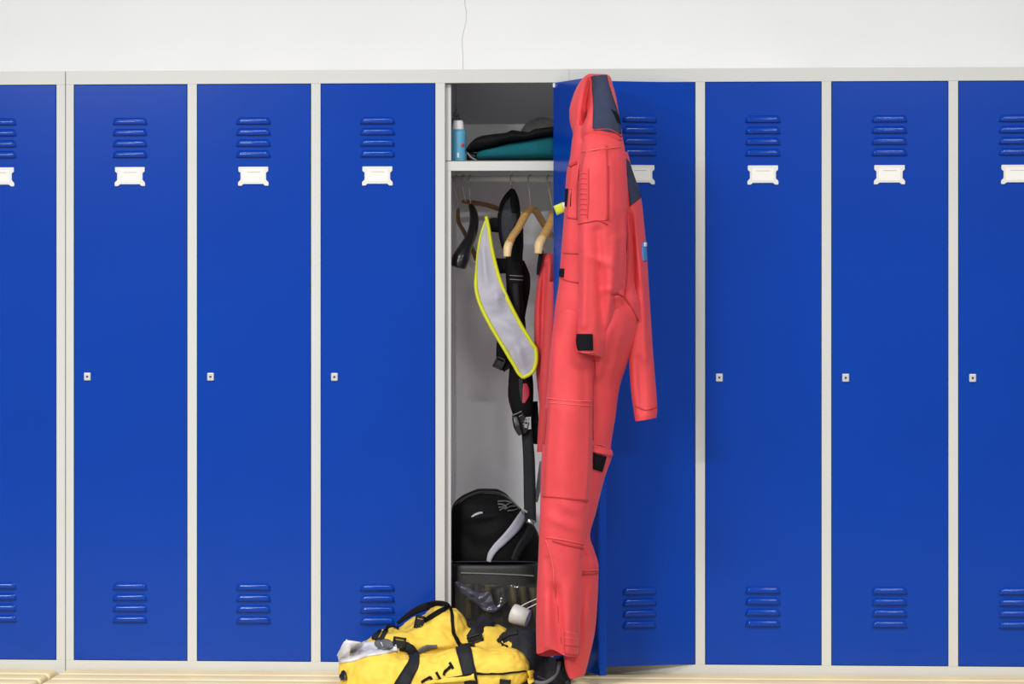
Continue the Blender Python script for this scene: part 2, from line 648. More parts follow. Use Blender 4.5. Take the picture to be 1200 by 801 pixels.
XB = -1.274
make_bank(XB, 0.0246, 'grey metal locker bank with the one open blue door and hanging clothes inside', (0, 0, 0, 116), interiors=(3,))
make_bank(XB + 1.4356, 0.0305, 'grey locker bank whose first blue door stands ajar beside the red coverall', (18, 0, 0, 0), interiors=(0,), width=1.446)
make_bank(XB - 1.4372, 0.0246, 'grey locker bank with all blue doors shut behind the bench with rounded slat ends', (0, 0, 0, 0))

# ------------------------------------------------------------------ benches
ZS = 0.450


def bench(x0, x1, label, end_r):
    b = empty('slatted_bench', ((x0 + x1) / 2, -0.25, 0), label, 'bench', 'slatted benches before the lockers')
    y = -0.008
    for k in range(4):
        o = boxes('slat', [(x0, x1, y - 0.105, y, ZS - 0.028, ZS)], 'wood', b, end_r, seg=4)
        for p in o.data.polygons:
            p.use_smooth = True
        y -= 0.119
    n = max(2, int((x1 - x0) / 0.9) + 1)
    for k in range(n):
        x = x0 + 0.15 + (x1 - x0 - 0.3) * k / (n - 1)
        boxes('bench_leg', [(x - 0.02, x + 0.02, -0.46, -0.02, ZS - 0.066, ZS - 0.0275), (x - 0.02, x + 0.02, -0.46, -0.42, 0, ZS - 0.06),
                            (x - 0.02, x + 0.02, -0.06, -0.02, 0, ZS - 0.06)], 'bench_metal', b, 0.002)


xa = at(67, 786, -0.01).x
xb = at(77.5, 783, -0.01).x
bench(-2.7, xa, 'pale slatted wooden bench with rounded ends beside the all-shut locker bank', 0.012)
bench(xb, 3.0, 'long pale slatted wooden bench carrying the yellow bag', 0.006)

# ------------------------------------------------------------------ red coverall on the open door
YC = -0.415
cov = empty('coverall', at(690, 798, YC), 'red work coverall with navy shoulder panels hung over the open locker door', 'coverall')
tf = [(690, 168, 676, 215, 4, .010), (735, 300, 716, 372, 5, .012), (728, 330, 708, 400, 4, .010), (741, 340, 748, 372, 5, .014),
      (735, 355, 747, 378, 4, .010), (720, 260, 728, 330, 6, .010), (668, 200, 664, 300, 6, .006), (716, 345, 745, 352, 4, .008)]
torso = shell('torso', [
    (674, 148, 726, 150, YC, .045), (671, 165, 730, 165, YC, .065), (669, 185, 733, 185, YC, .08), (665, 205, 735, 205, YC, .085),
    (663, 240, 737, 240, YC, .085), (660, 275, 739, 275, YC, .085), (657, 310, 741, 310, YC, .08), (655, 335, 744, 335, YC, .08),
    (652, 352, 749, 352, YC, .082), (650, 372, 750, 372, YC, .074), (650, 390, 744, 390, YC, .052), (652, 410, 730, 410, YC, .025)],
    'red', cov, fk=1.7, sub=90, skew=.03, folds=tf, rough=.010, rsc=8)
far_leg = shell('trouser_leg', [
    (688, 340, 746, 340, -.405, .05), (687, 360, 750, 360, -.405, .080), (687, 378, 750.5, 378, -.402, .088), (686, 400, 744.5, 400, -.395, .082), (686, 430, 733, 430, -.38, .062), (685, 455, 725, 455, -.37, .05),
    (684, 490, 720, 490, -.37, .045), (683, 522, 715, 524, -.37, .045), (683, 530, 717, 531, -.37, .05), (680, 560, 708, 560, -.37, .045),
    (677, 600, 697.5, 600, -.37, .04), (673, 628, 690, 628, -.37, .035), (670, 645, 695, 645, -.37, .038), (668, 664, 700.5, 666, -.37, .045),
    (666, 700, 700, 700, -.37, .045), (663, 740, 697, 740, -.37, .045), (662, 772, 690, 772, -.37, .04), (667, 794, 685, 791, -.37, .035)],
    'red', cov, fk=1.7, sub=110, skew=.026, ex=2.0, rough=.010, rsc=9, seed=4, cap=False,
    folds=[(715, 380, 700, 440, 4, .008), (728, 390, 712, 450, 3, .007), (684, 640, 696, 660, 3, .008), (690, 690, 686, 760, 5, .008)])
near_leg = shell('trouser_leg', [
    (655, 335, 716, 335, -.425, .05), (651, 362, 712, 362, -.43, .068), (645.5, 405, 700, 405, -.437, .064), (643, 440, 695, 440, -.44, .06), (640.5, 470, 694, 470, -.44, .06),
    (638, 500, 694, 500, -.44, .058), (635, 540, 693.5, 540, -.44, .056), (633.5, 575, 692, 575, -.44, .055), (632, 615, 688, 615, -.44, .055),
    (631, 640, 684, 640, -.44, .055), (630, 665, 682.5, 665, -.44, .055), (628.5, 700, 681, 700, -.44, .055), (628, 735, 680, 735, -.44, .055),
    (628.5, 764, 678.5, 768, -.44, .052)],
    'red', cov, fk=1.7, sub=120, skew=.010, ex=2.1, rough=.010, rsc=8, seed=9, cap=False, hem=(.018, -.25),
    folds=[(650, 690, 657, 765, 5, -.012), (640, 700, 641, 760, 5, .008), (668, 690, 668, 760, 7, .006), (660, 590, 684, 602, 5, .005),
           (642, 655, 651, 700, 4, -.006), (644, 606, 678, 620, 5, .004), (660, 480, 655, 560, 9, .004), (684, 430, 688, 600, 4, -.006), (652, 400, 648, 460, 5, .005)])
far_sleeve = shell('sleeve', [
    (725, 178, 736, 178, -.36, .03), (728, 200, 741, 198, -.36, .04), (731, 230, 750.5, 228, -.36, .05), (733, 260, 754.5, 260, -.36, .05), (735, 300, 758, 300, -.36, .048),
    (736, 350, 761, 350, -.36, .045), (737, 400, 764.5, 400, -.36, .042), (737.5, 430, 767, 430, -.36, .04), (739.5, 460, 769.5, 460, -.36, .038),
    (742.5, 482, 770.5, 480, -.36, .036), (744.5, 493, 769.5, 489, -.36, .034)],
    'red', cov, fk=1.7, sub=90, skew=.012, ex=2.0, rough=.008, rsc=10, seed=2, cap=False,
    folds=[(745, 250, 751, 330, 3, .010), (752, 300, 757, 420, 4, .008), (748, 420, 752, 480, 4, -.006), (742, 280, 744, 360, 3, -.008)])
near_sleeve = shell('sleeve', [
    (688, 152, 722, 152, -.46, .03), (684, 165, 729, 163, -.475, .045), (681, 185, 732.5, 183, -.485, .052), (678, 210, 734, 210, -.49, .055), (677, 240, 734.5, 240, -.49, .055),
    (677, 262, 734.5, 262, -.49, .053), (677.5, 290, 734, 290, -.49, .05), (678, 320, 731.5, 320, -.49, .046), (678, 345, 727, 345, -.49, .043),
    (677.5, 370, 720, 372, -.49, .04), (677, 392, 712, 396, -.49, .038), (676.5, 411, 705, 418, -.49, .034)],
    'red', cov, fk=1.7, sub=100, skew=.022, ex=1.9, rough=.010, rsc=9, seed=6, cap=False,
    folds=[(690, 170, 682, 200, 3, .006), (716, 190, 716, 255, 3, .005), (700, 270, 706, 390, 5, -.012), (722, 280, 712, 380, 5, .010), (684, 265, 684, 380, 5, .010),
           (729, 250, 726, 320, 4, -.006), (690, 300, 716, 310, 4, .004), (706, 340, 726, 338, 3, .004), (684, 178, 712, 172, 3, .004)])
hoodb = shell('hood', [
    (690, 86.5, 712, 87, -.37, .012), (684, 91, 716, 90, -.375, .03), (677, 101, 719, 100, -.385, .045), (671.5, 114, 722, 112, -.39, .055), (667.5, 130, 724.5, 128, -.395, .06),
    (668, 143, 726, 143, -.40, .06), (671, 155, 728, 155, -.41, .06), (673, 168, 728, 168, -.41, .05)], 'red', cov, fk=1.7, sub=50, rough=.008, rsc=10, seed=3,
    folds=[(682, 105, 676, 150, 3, .008), (692, 92, 684, 150, 3, -.03)])
collar = shell('collar', [
    (700, 88.5, 712, 88.5, -.42, .02), (697.5, 95, 715, 95, -.43, .035), (694.5, 108, 719, 107, -.44, .045), (691, 125, 723.5, 125, -.45, .05), (686, 140, 726, 140, -.46, .052),
    (681, 153, 728.5, 155, -.465, .05), (679.5, 167, 729, 164, -.47, .035)], 'red', cov, fk=1.7, sub=50, rough=.004, rsc=10, seed=5,
    folds=[(694, 110, 686, 155, 3, .008)])
bvc = bvh_of([torso, far_leg, near_leg, far_sleeve, near_sleeve, hoodb, collar])
NV = dict(bvhs=bvc, parent=cov)


def cpatch(name, ribs, m, **k):
    return patch(name, ribs, bvc, m, cov, **k)


cpatch('shoulder_panel', [(693.5, 89.5, 711, 88.5), (694.5, 98, 712.5, 97), (695.3, 115, 718, 115), (695.5, 130, 723, 130), (695, 142, 726, 145), (694.7, 150.5, 727.5, 157)],
       'navy', nu=12, nv=30, th=.002)
cpatch('shoulder_panel', [(733.6, 186, 737, 190), (734.5, 200, 742, 205), (736, 218, 747, 220), (738.2, 241.5, 751, 231)], 'navy', nu=8, nv=14, th=.002)
cpatch('hook_tape', [(715, 128, 721, 132), (719, 135, 724.5, 139), (722, 143, 726, 146)], 'velcro', nu=5, nv=8, th=.004)
cpatch('hook_tape', [(664, 221, 670.5, 221), (663, 242, 669.5, 242)], 'velcro', nu=5, nv=8, th=.003)
cpatch('hook_tape', [(657, 314.5, 661.5, 314.5), (656.3, 324, 661, 324.5)], 'velcro', nu=4, nv=6, th=.003)
cpatch('cuff_tab', [(677, 391, 694, 391), (676.5, 401, 694.2, 402), (678, 410.5, 694.5, 410)], 'velcro', nu=8, nv=8, th=.003)
cpatch('hook_tape', [(694.8, 530, 710, 534.5), (694.8, 540, 707.5, 543.5), (694.8, 549, 705, 552.5)], 'velcro', nu=6, nv=6, th=.003)
cpatch('pocket_flap', [(694.8, 520.5, 711, 525), (694.8, 527, 717.5, 531.5), (694.8, 529.5, 716.5, 534)], 'red', nu=8, nv=6, th=.003)
cpatch('sleeve_pocket', [(687, 176, 711, 170), (682, 192, 712, 190), (679, 215, 712.5, 215), (678, 240, 712.5, 240), (677.8, 258, 711, 258), (678, 262, 700, 257)],
       'red', nu=10, nv=24, th=.0010)
cpatch('thigh_pocket', [(643, 468, 693.2, 471), (641, 500, 693, 500), (638.5, 540, 692.5, 541), (637, 581, 689, 586)], 'red', nu=12, nv=26, th=.0012)
cpatch('hem_panel', [(661.5, 738, 679, 742), (661.5, 752, 678.6, 755), (662, 766, 678, 767)], 'red', nu=6, nv=8, th=.0018)
cpatch('chest_pocket', [(671, 196, 680, 192), (668, 215, 677, 215), (665, 255, 677, 257)], 'red', nu=6, nv=14, th=.003)
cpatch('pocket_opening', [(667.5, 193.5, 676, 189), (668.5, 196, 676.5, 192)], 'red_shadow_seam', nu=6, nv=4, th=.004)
seam_and_shade_lines = [  # path, width, tone; some dark strips are painted shade of folds
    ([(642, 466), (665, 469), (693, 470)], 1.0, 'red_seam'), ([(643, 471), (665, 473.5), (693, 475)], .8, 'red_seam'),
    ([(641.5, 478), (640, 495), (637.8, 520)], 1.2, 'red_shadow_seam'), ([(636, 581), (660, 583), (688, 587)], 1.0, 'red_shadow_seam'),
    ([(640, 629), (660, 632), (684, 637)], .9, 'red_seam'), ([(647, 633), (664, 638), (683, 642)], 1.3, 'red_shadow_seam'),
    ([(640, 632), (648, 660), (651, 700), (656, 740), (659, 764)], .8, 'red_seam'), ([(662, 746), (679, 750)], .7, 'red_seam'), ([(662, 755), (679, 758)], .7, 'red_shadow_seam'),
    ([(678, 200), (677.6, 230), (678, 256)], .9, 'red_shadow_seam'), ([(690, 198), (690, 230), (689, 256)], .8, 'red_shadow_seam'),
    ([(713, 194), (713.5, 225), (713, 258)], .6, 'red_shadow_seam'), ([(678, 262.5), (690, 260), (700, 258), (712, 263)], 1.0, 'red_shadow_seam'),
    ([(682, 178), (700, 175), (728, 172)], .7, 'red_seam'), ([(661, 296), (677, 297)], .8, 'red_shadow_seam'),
    ([(657, 325), (667, 329), (678, 331)], 1.1, 'red_shadow_seam'), ([(716, 344), (732, 349), (748, 376)], 1.0, 'red_shadow_seam'),  # last strip paints the shade of the hip fold
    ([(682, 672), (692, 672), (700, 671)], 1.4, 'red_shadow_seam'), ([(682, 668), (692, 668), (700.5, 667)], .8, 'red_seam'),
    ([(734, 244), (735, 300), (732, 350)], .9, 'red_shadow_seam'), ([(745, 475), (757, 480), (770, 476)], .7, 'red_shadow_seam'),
    ([(677, 412.5), (686, 413), (694, 412.5), (703, 418)], .8, 'red_seam'), ([(695.5, 424), (695.3, 450), (695, 480), (695, 515)], 1.2, 'red_shadow_seam'),  # last strip paints the dark shade line between the two legs
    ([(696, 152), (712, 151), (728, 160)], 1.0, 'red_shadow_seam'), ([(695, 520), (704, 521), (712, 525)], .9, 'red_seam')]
for pth, wd_, tone in seam_and_shade_lines:
    strap('seam_or_shade_line', pth, wd_, bvc, tone, cov, nu=3, off=.0018, th=.0012, fallback=-.42)
# elastic gathers on the sleeve pocket
for k in range(9):
    y = 202 + k * 6
    strap('gather', [(680, y + 1), (684, y), (688, y + 1.2)], 1.8, bvc, 'red', cov, nu=4, nv=8, off=.0016, th=.0012)
# badge and name tag
cpatch('badge', [(753, 283, 756.3, 282), (752, 294, 757.6, 294), (753.5, 306, 758, 305)], 'badge_blue', nu=5, nv=8, th=.002)
cpatch('badge_stripe', [(753.8, 284, 756.3, 284), (753.8, 289, 756.6, 289)], 'holder', nu=4, nv=4, th=.004)
P4 = [at(648.5, 241.5, -.45), at(660, 236.5, -.455), at(652.5, 252, -.45), at(662, 248, -.455)]
Q4 = [P4[0].lerp(P4[1], u).lerp(P4[2].lerp(P4[3], u), v) for v in (0, .33, .66, 1) for u in (0, .33, .66, 1)]
sheet('name_tag', Q4, [Vector((0, -1, 0))] * 16, 4, 4, 0, .002, 'tag_lime', cov)['label'] = 'lime name tag'
P4 = [at(658.5, 238, -.458), at(662, 236.5, -.458), at(660.5, 246, -.458), at(663.5, 244, -.458)]
Q4 = [P4[0].lerp(P4[1], u).lerp(P4[2].lerp(P4[3], u), v) for v in (0, .5, 1) for u in (0, .5, 1)]
sheet('tag_edge', Q4, [Vector((0, -1, 0))] * 9, 3, 3, 0, .002, 'holder', cov)

# ------------------------------------------------------------------ on the shelf of the open locker
SHZ = at(590, 188, 0.03).z


def lump(name, rows, m, parent, seg=28, sub=40, ex=2.4, rough=.004, rsc=14, zmin=None, seed=0):
    """heap that runs along X; rows = (px, py_top, py_bottom, Y, half_depth)"""
    rr = resample(rows, sub)
    V, F = [], []
    for px, yt, yb, Y, hd in rr:
        T, B = at(px, yt, Y), at(px, yb, Y)
        for k in range(seg):
            th = 2 * PI * k / seg
            c, s = math.cos(th), math.sin(th)
            u = math.copysign(abs(c) ** (2 / ex), c)
            v = math.copysign(abs(s) ** (2 / ex), s)
            p = B.lerp(T, (v + 1) / 2)
            p = Vector((p.x, p.y + u * hd, p.z))
            q = Vector((p.x * rsc, p.y * rsc, p.z * rsc + seed))
            p.z += noise.noise(q) * rough * max(0, v)
            p.y += noise.noise(q + Vector((5, 5, 5))) * rough
            if zmin is not None:
                p.z = max(p.z, zmin)
            V.append(p)
    for i in range(sub - 1):
        for k in range(seg):
            a, b = i * seg + k, i * seg + (k + 1) % seg
            F.append((a, b, b + seg, a + seg))
    F.append(tuple(range(seg)))
    F.append(tuple(range((sub - 1) * seg, sub * seg)))
    return put(name, V, F, m, parent)


tl = lump('folded_towel', [(559, 182, 188, .17, .05), (563, 177, 188, .17, .09), (580, 173.5, 188, .17, .11), (600, 169, 188, .17, .11), (622, 165, 188, .17, .11), (647, 160, 188, .17, .11), (652, 162, 188, .17, .1)],
          'teal', None, zmin=SHZ + .0005, ex=3.5)
tag(tl, 'folded teal towel under the black jacket on the locker shelf', 'towel')
jk = empty('folded_jacket', at(600, 165, .17), 'crumpled black jacket lying on the teal towel on the shelf', 'jacket')
lump('body', [(547.5, 176, 178, .15, .05), (551, 170, 178, .15, .09), (558, 163, 178, .16, .11), (566, 159.5, 177, .16, .12), (580, 157.5, 174.5, .16, .12), (594, 156.5, 170, .16, .12),
                (602, 153, 169, .16, .12), (612, 155, 167, .16, .12), (620, 156.3, 166, .16, .12), (629, 151.5, 164.5, .16, .12), (652, 148, 161, .16, .11)], 'black_cloth', jk, rough=.007)
lump('lining', [(547.5, 178, 188, .13, .02), (552, 178, 188, .13, .04), (558, 178.5, 188, .13, .04)], 'bag_black', jk, zmin=SHZ + .0005)
tube('drawcord', [at(548, 179, .085), at(551, 183, .08), at(555, 186, .08), at(558, 187.2, .085)], .0025, 'logo_grey', jk)
gp = lump('plastic_bag', [(611, 152, 188, .38, .03), (616, 145, 188, .38, .05), (626, 140, 188, .38, .06), (638, 138, 188, .38, .06), (650, 138, 188, .38, .05)], 'grey_film', None, zmin=SHZ + .0005, rough=.01)
tag(gp, 'dull grey plastic bag behind the black jacket on the shelf', 'bag')
bz = SHZ + .0005
bp_ = at(537.0, 188, .09)
bot = empty('spray_bottle', (bp_.x, .09, bz), 'light blue bottle with white cap on the locker shelf', 'bottle')
top_z = at(537, 152, .09).z - bz
lathe('bottle_body', (bp_.x, .09, bz), [(.0205, 0), (.0225, .003), (.0230, .01), (.0230, top_z - .012), (.0215, top_z - .004), (.0170, top_z)], 'cyan', bot)
lathe('cap', (bp_.x, .09, bz + top_z), [(.0165, 0), (.0165, .004), (.0145, .022), (.0125, .0265)], 'white_plastic', bot)
bvb = bvh_of([c for c in bot.children])
patch('label_dot', [(540.5, 168, 543.2, 168), (540, 170, 543.6, 170), (540.5, 172, 543.2, 172)], bvb, 'dot_red', bot, nu=4, nv=5, fallback=.07, th=.0008)
patch('label_print', [(535.5, 179, 538, 179), (535.5, 185, 538, 185)], bvb, 'white_plastic', bot, nu=4, nv=5, fallback=.07, th=.0008)
bp2 = at(534.5, 188, .30)
bot2 = empty('pump_bottle', (bp2.x, .30, bz), 'grey translucent pump bottle standing behind the light blue bottle', 'bottle')
hz = at(534, 137, .30).z - bz
lathe('bottle_body', (bp2.x, .30, bz), [(.018, 0), (.020, .004), (.020, hz - .03), (.012, hz - .006), (.008, hz)], 'grey_plastic', bot2)
lathe('pump', (bp2.x, .30, bz + hz), [(.008, 0), (.008, .012), (.004, .014), (.004, .024)], 'grey_plastic', bot2)

# ------------------------------------------------------------------ hangers on the rail
RZ = at(590, 209.5, 0.24).z


def hook(px, parent, zdown_px, m='steel', tilt=0.0):
    c = at(px, 209.5, .24)
    r = .0125
    zc_ = RZ + .0095 + .0012 - r
    pts = []
    for k in range(9):
        a = math.radians(-50 + 230 * k / 8)
        pts.append((c.x + r * .35 * math.cos(a) * (1 if tilt >= 0 else -1), .24 + r * math.cos(a) , zc_ + r * math.sin(a)))
    pts = pts[::-1]
    pts = pts[::-1]
    end = at(zdown_px[0], zdown_px[1], .24)
    last = Vector(pts[-1])
    pts.append(tuple(last.lerp(end, .45) + Vector((0, -.004, 0))))
    pts.append(tuple(end))
    return tube('hook', pts, .0017, m, parent, seg=8)


def arm(name, pts, wpx, m, parent, flat=.55):
    return tube(name, [at(*p) for p in pts], [x * 1.22 / 2 / 405. for x in wpx], m, parent, seg=12, flat=flat)


h1 = empty('wooden_hanger', at(622, 244, .24), 'empty curved light wooden hanger in front of the black harness', 'hanger', 'hangers on the locker rail')
hook(621, h1, (622, 243))
arm('shoulder_arm', [(622.5, 243.5, .24), (616, 251, .21), (608, 266, .16), (600, 278, .12), (596.5, 286, .10)], [7.5, 8.5, 8, 8, 8.5], 'hanger_wood', h1, flat=.8)
arm('lit_arm_tip', [(597.2, 284, .105), (595, 290, .095), (594.5, 300.5, .09)], [8.6, 8.6, 7], 'hanger_wood_lit', h1, flat=.8)  # tip in the brighter wood, its light put into the colour
arm('shoulder_arm', [(622, 243.5, .24), (629, 249, .27), (635, 259, .31), (641, 268, .34), (647, 277, .37)], [7, 7.5, 7, 7, 6], 'hanger_wood', h1, flat=.8)
h2 = empty('wooden_hanger', at(660, 250, .24), 'light wooden hanger with a rounded end coloured as if lit carrying the red jacket', 'hanger', 'hangers on the locker rail')
hook(643, h2, (648, 246))
arm('shoulder_arm', [(648, 247, .24), (646, 258, .19), (643, 266, .16), (638, 275, .13), (634.5, 281, .115)], [7, 8, 9, 9, 9.5], 'hanger_wood', h2, flat=.8)
arm('lit_arm_tip', [(635.5, 279, .12), (632, 286, .105), (631, 297, .1)], [9.5, 9.5, 7.5], 'hanger_wood_lit', h2, flat=.8)  # lit tip, brightness painted by the lighter wood
h3 = empty('plastic_hanger', at(552, 241, .2), 'black plastic hanger with a broad glossy shoulder end near the locker side', 'hanger', 'hangers on the locker rail')
hook(551, h3, (552, 241))
arm('shoulder_arm', [(552, 241, .24), (555, 250, .21), (555.5, 262, .17), (552, 277, .13), (545, 291, .1), (540, 303, .085), (537, 313, .08)], [5.5, 8, 9, 10, 13, 17, 14], 'black_gloss', h3, flat=.9)
h4 = empty('wooden_hanger', at(541, 236, .36), 'dark brown wooden hanger with its bar behind the black harness', 'hanger', 'hangers on the locker rail')
hook(543, h4, (545.5, 236))
arm('shoulder_arm', [(543.5, 236, .25), (555, 237.5, .29), (570, 240, .34), (585, 245, .38), (600, 252, .42)], [6, 8, 7.5, 7.5, 7], 'hanger_dark_wood', h4, flat=.6)
h5 = empty('wooden_hanger', at(536, 240, .3), 'thin dark wooden hanger hanging crosswise close to the locker side', 'hanger', 'hangers on the locker rail')
hook(535, h5, (537, 245))
arm('shoulder_arm', [(537, 245, .24), (537, 258, .28), (544, 272, .34), (552, 288, .39), (558.5, 304, .43)], [3, 4, 4.5, 4.5, 5], 'hanger_dark_wood', h5, flat=.7)

# ------------------------------------------------------------------ black harness
hs = empty('harness', at(606, 510, .22), 'black webbing harness with padded collar and buckles hanging from the rail', 'harness')
hook(600, hs, (601, 224))
pad = shell('collar_pad', [(599, 222, 603, 222, .235, .008), (593, 230, 606, 230, .225, .02), (588, 240, 607.5, 240, .22, .03), (585, 253, 609, 253, .215, .032), (585, 268, 609.5, 268, .21, .032),
                           (587, 282, 609.5, 282, .21, .03), (591, 294, 610, 294, .21, .028), (596, 306, 612, 306, .21, .022)], 'grey_pad', hs, sub=40, seg=28)
bvh_ = bvh_of([pad])
strap('pad_binding', [(600.5, 223), (592.5, 232), (587.5, 242), (585.8, 255), (586, 268), (588.5, 283), (593, 296)], [6, 6, 5, 3.5, 3, 3, 4], bvh_, 'black_cloth', hs, fallback=.21, th=.004)
strap('pad_binding', [(600.5, 223), (604, 232), (606.5, 244), (608, 258), (608.5, 272), (608.5, 284)], [6, 7, 6, 4, 3, 3], bvh_, 'black_cloth', hs, fallback=.21, th=.004)
strap('pad_tab', [(600.5, 226), (601.5, 236), (602, 249)], [4, 7, 5], bvh_, 'black_cloth', hs, fallback=.2, th=.005)
band('side_strap', [(573.5, 263.5, .20), (580, 263.5, .195), (588, 265, .20)], [15, 17, 15], 'black_cloth', hs, th=.006)
band('side_strap', [(577, 310.5, .17), (586, 311.5, .165), (597, 311, .17)], [18, 18, 17], 'black_cloth', hs, th=.006)
shell('shoulder_strap', [(602, 262, 613, 262, .19, .012), (598, 285, 613.5, 285, .175, .018), (593, 300, 612.5, 300, .165, .02), (592.5, 318, 612.5, 318, .16, .02), (594, 345, 613, 345, .16, .018),
                         (597, 380, 616, 380, .165, .018), (598, 415, 620, 415, .17, .018), (596, 440, 624, 440, .17, .02), (595, 462, 625, 462, .17, .02), (602, 488, 624, 488, .17, .018)],
      'black_cloth', hs, sub=50, seg=24, rough=.004, rsc=20)
shell('back_strap', [(606, 305, 614, 305, .2, .008), (608, 325, 621.5, 325, .2, .012), (611, 340, 621, 340, .2, .012), (611, 362, 617, 362, .2, .01), (608, 385, 613, 385, .2, .008)], 'black_cloth', hs, sub=20, seg=16)
bvs = bvh_of([c for c in hs.children if c.name.startswith('shoulder_strap')])
strap('stitched_tape', [(597.5, 322.5), (605, 323), (612, 323.5)], 1.0, bvs, 'logo_grey', hs, fallback=.14, th=.002)
strap('stitched_tape', [(597.5, 327), (605, 327.5), (612, 328)], 1.0, bvs, 'logo_grey', hs, fallback=.14, th=.002)
strap('webbing_strip', [(604, 332), (605, 350), (606, 372)], 7, bvs, 'webbing', hs, fallback=.14, th=.004)
patch('red_patch', [(613, 449, 617, 449), (612.5, 457, 620, 457), (612.5, 464, 619.5, 464), (612, 472, 615, 472)], bvs, 'dot_red', hs, fallback=.15, th=.003)
patch('grey_lining', [(608, 443, 613, 443), (609, 458, 612.5, 458), (611, 470, 612, 470)], bvs, 'grey_pad', hs, fallback=.15, th=.002)


def buckle(name, c, w_, h_, d_, m, parent, rot=0.0):
    p = at(c[0], c[1], c[2])
    bm = bmesh.new()
    parts = [(-w_ / 2, -w_ / 2 * .62, -d_ / 2, d_ / 2, -h_ / 2, h_ / 2), (w_ / 2 * .62, w_ / 2, -d_ / 2, d_ / 2, -h_ / 2, h_ / 2),
             (-w_ / 2, w_ / 2, -d_ / 2, d_ / 2, h_ / 2 * .6, h_ / 2), (-w_ / 2, w_ / 2, -d_ / 2, d_ / 2, -h_ / 2, -h_ / 2 * .6),
             (-w_ / 2 * .9, w_ / 2 * .9, -d_ * .25, d_ * .3, -h_ * .42, h_ * .22)]
    me = boxes_mesh(name, parts, min(w_, h_) * .06, 2)
    o = link(name, me, parent, [m])
    inv = wmat(parent).inverted()
    o.location = inv @ p
    o.rotation_euler = (0, math.radians(rot), 0)
    return o


band('waist_strap', [(588, 385, .17), (587, 405, .17), (588, 420, .17), (596, 432, .165)], [6, 10, 13, 12], 'black_cloth', hs, th=.012)
buckle('buckle', (585.5, 425, .15), .030, .036, .014, 'black_gloss', hs, 25)
buckle('buckle', (609, 490, .14), .034, .036, .016, 'black_gloss', hs, -25)
buckle('buckle', (613, 500, .135), .030, .034, .014, 'black_gloss', hs, 15)
buckle('ring', (617, 495, .13), .012, .030, .006, 'steel', hs, 10)
band('buckle_tab', [(604, 488, .14), (607, 500, .135), (611, 509, .135)], [8, 9, 6], 'black_gloss', hs, th=.012)
band('tail_strap', [(617, 503, .15), (619.5, 530, .14), (620.5, 560, .13), (621, 590, .115), (622, 612, .08)], [12, 13.5, 14, 14, 13], 'webbing', hs, th=.004)
band('reflective_edge', [(618, 508, .155), (614.5, 530, .145), (614, 555, .135), (615, 578, .125), (617, 592, .112)], [1.5, 2.2, 3, 3.5, 4], 'reflective', hs, th=.002)
band('inner_strap', [(626, 470, .2), (627, 500, .2), (626, 520, .2)], [8, 9, 7], 'black_cloth', hs, th=.006)
band('reflective_edge', [(634, 540, .19), (632, 565, .18), (628, 588, .17)], [3, 6, 4], 'reflective', hs, th=.002)
lathe('strap_end', at(618.3, 609.5, .075), [(.006, 0), (.0075, .002), (.0075, .020), (.006, .022)], 'steel', hs, seg=14, axis=(1, 0, -.42))

# ------------------------------------------------------------------ reflective sash
sa = empty('reflective_sash', at(612, 442, .10), 'silver reflective sash with lime yellow edging hanging beside the harness', 'sash')
Rr = [(570.5, 254), (573.5, 268), (577, 290), (585, 323), (597, 353), (612, 382), (625, 403), (629.3, 412), (629, 425), (624.5, 436), (614, 442)]
Ll = [(569.5, 256), (563.5, 272), (558.7, 297), (556.8, 330), (561, 354), (574, 381), (590, 408), (597, 420), (602, 428), (607, 437), (612.5, 442)]
Ys = [.15, .14, .13, .11, .10, .09, .085, .085, .085, .085, .085]
rows = resample([(l[0], l[1], r[0], r[1], y) for l, r, y in zip(Ll, Rr, Ys)], 60)
P, N = [], []
nu = 10
for i, r in enumerate(rows):
    for j in range(nu):
        t = j / (nu - 1)
        px, py = r[0] + (r[2] - r[0]) * t, r[1] + (r[3] - r[1]) * t
        crease = fold_sum(px, py, [(572, 352, 590, 344, 4, .010), (576, 372, 600, 366, 3, -.008), (584, 340, 582, 362, 4, .008), (603, 402, 612, 425, 5, .009), (596, 414, 610, 400, 4, -.006),
                                   (590, 378, 606, 390, 4, .005), (566, 290, 570, 330, 3, .006)])
        P.append(at(px, py, r[4] - .004 * math.sin(PI * t) - crease * 1.3))
        N.append(Vector((0, -1, 0)))
sheet('reflective_panel', P, N, nu, 60, 0, .001, 'reflective', sa)
rr_ = [at(r[2] - .8, r[3], r[4] - .002) for r in rows]
ll_ = [at(r[0] + .8, r[1], r[4] - .002) for r in rows]
tube('edging', rr_[::3] + [rr_[-1]], .0056, 'lime', sa, seg=8, sub=70)
tube('edging', ll_[::3] + [ll_[-1]], [.0022] + [.0034] * 5 + [.0056] * 15, 'lime', sa, seg=8, sub=70)

# ------------------------------------------------------------------ red jacket inside the locker
ja = empty('work_jacket', at(640, 530, .14), 'red work jacket with black collar edge hanging inside the locker behind the door', 'jacket')
shell('body', [(634, 297, 650, 297, .16, .03), (632, 310, 652, 310, .16, .05), (630, 330, 652, 330, .16, .06), (627, 360, 652, 360, .16, .06), (625.5, 390, 652, 390, .16, .06), (627, 420, 652, 420, .16, .06),
               (630, 455, 652, 455, .16, .055), (634, 485, 650, 485, .16, .05)], 'red', ja, sub=50, rough=.008, rsc=14, folds=[(638, 310, 634, 420, 3, -.02), (646, 305, 640, 400, 3, .012)])
shell('sleeve', [(640, 330, 654, 330, .10, .02), (637, 370, 653, 370, .10, .028), (634, 420, 652, 420, .095, .03), (632.5, 470, 648, 470, .09, .03), (630.5, 505, 643, 505, .09, .028), (629.5, 529, 638, 529, .09, .025)],
      'red', ja, sub=40, rough=.005, rsc=14, seed=3, cap=False)
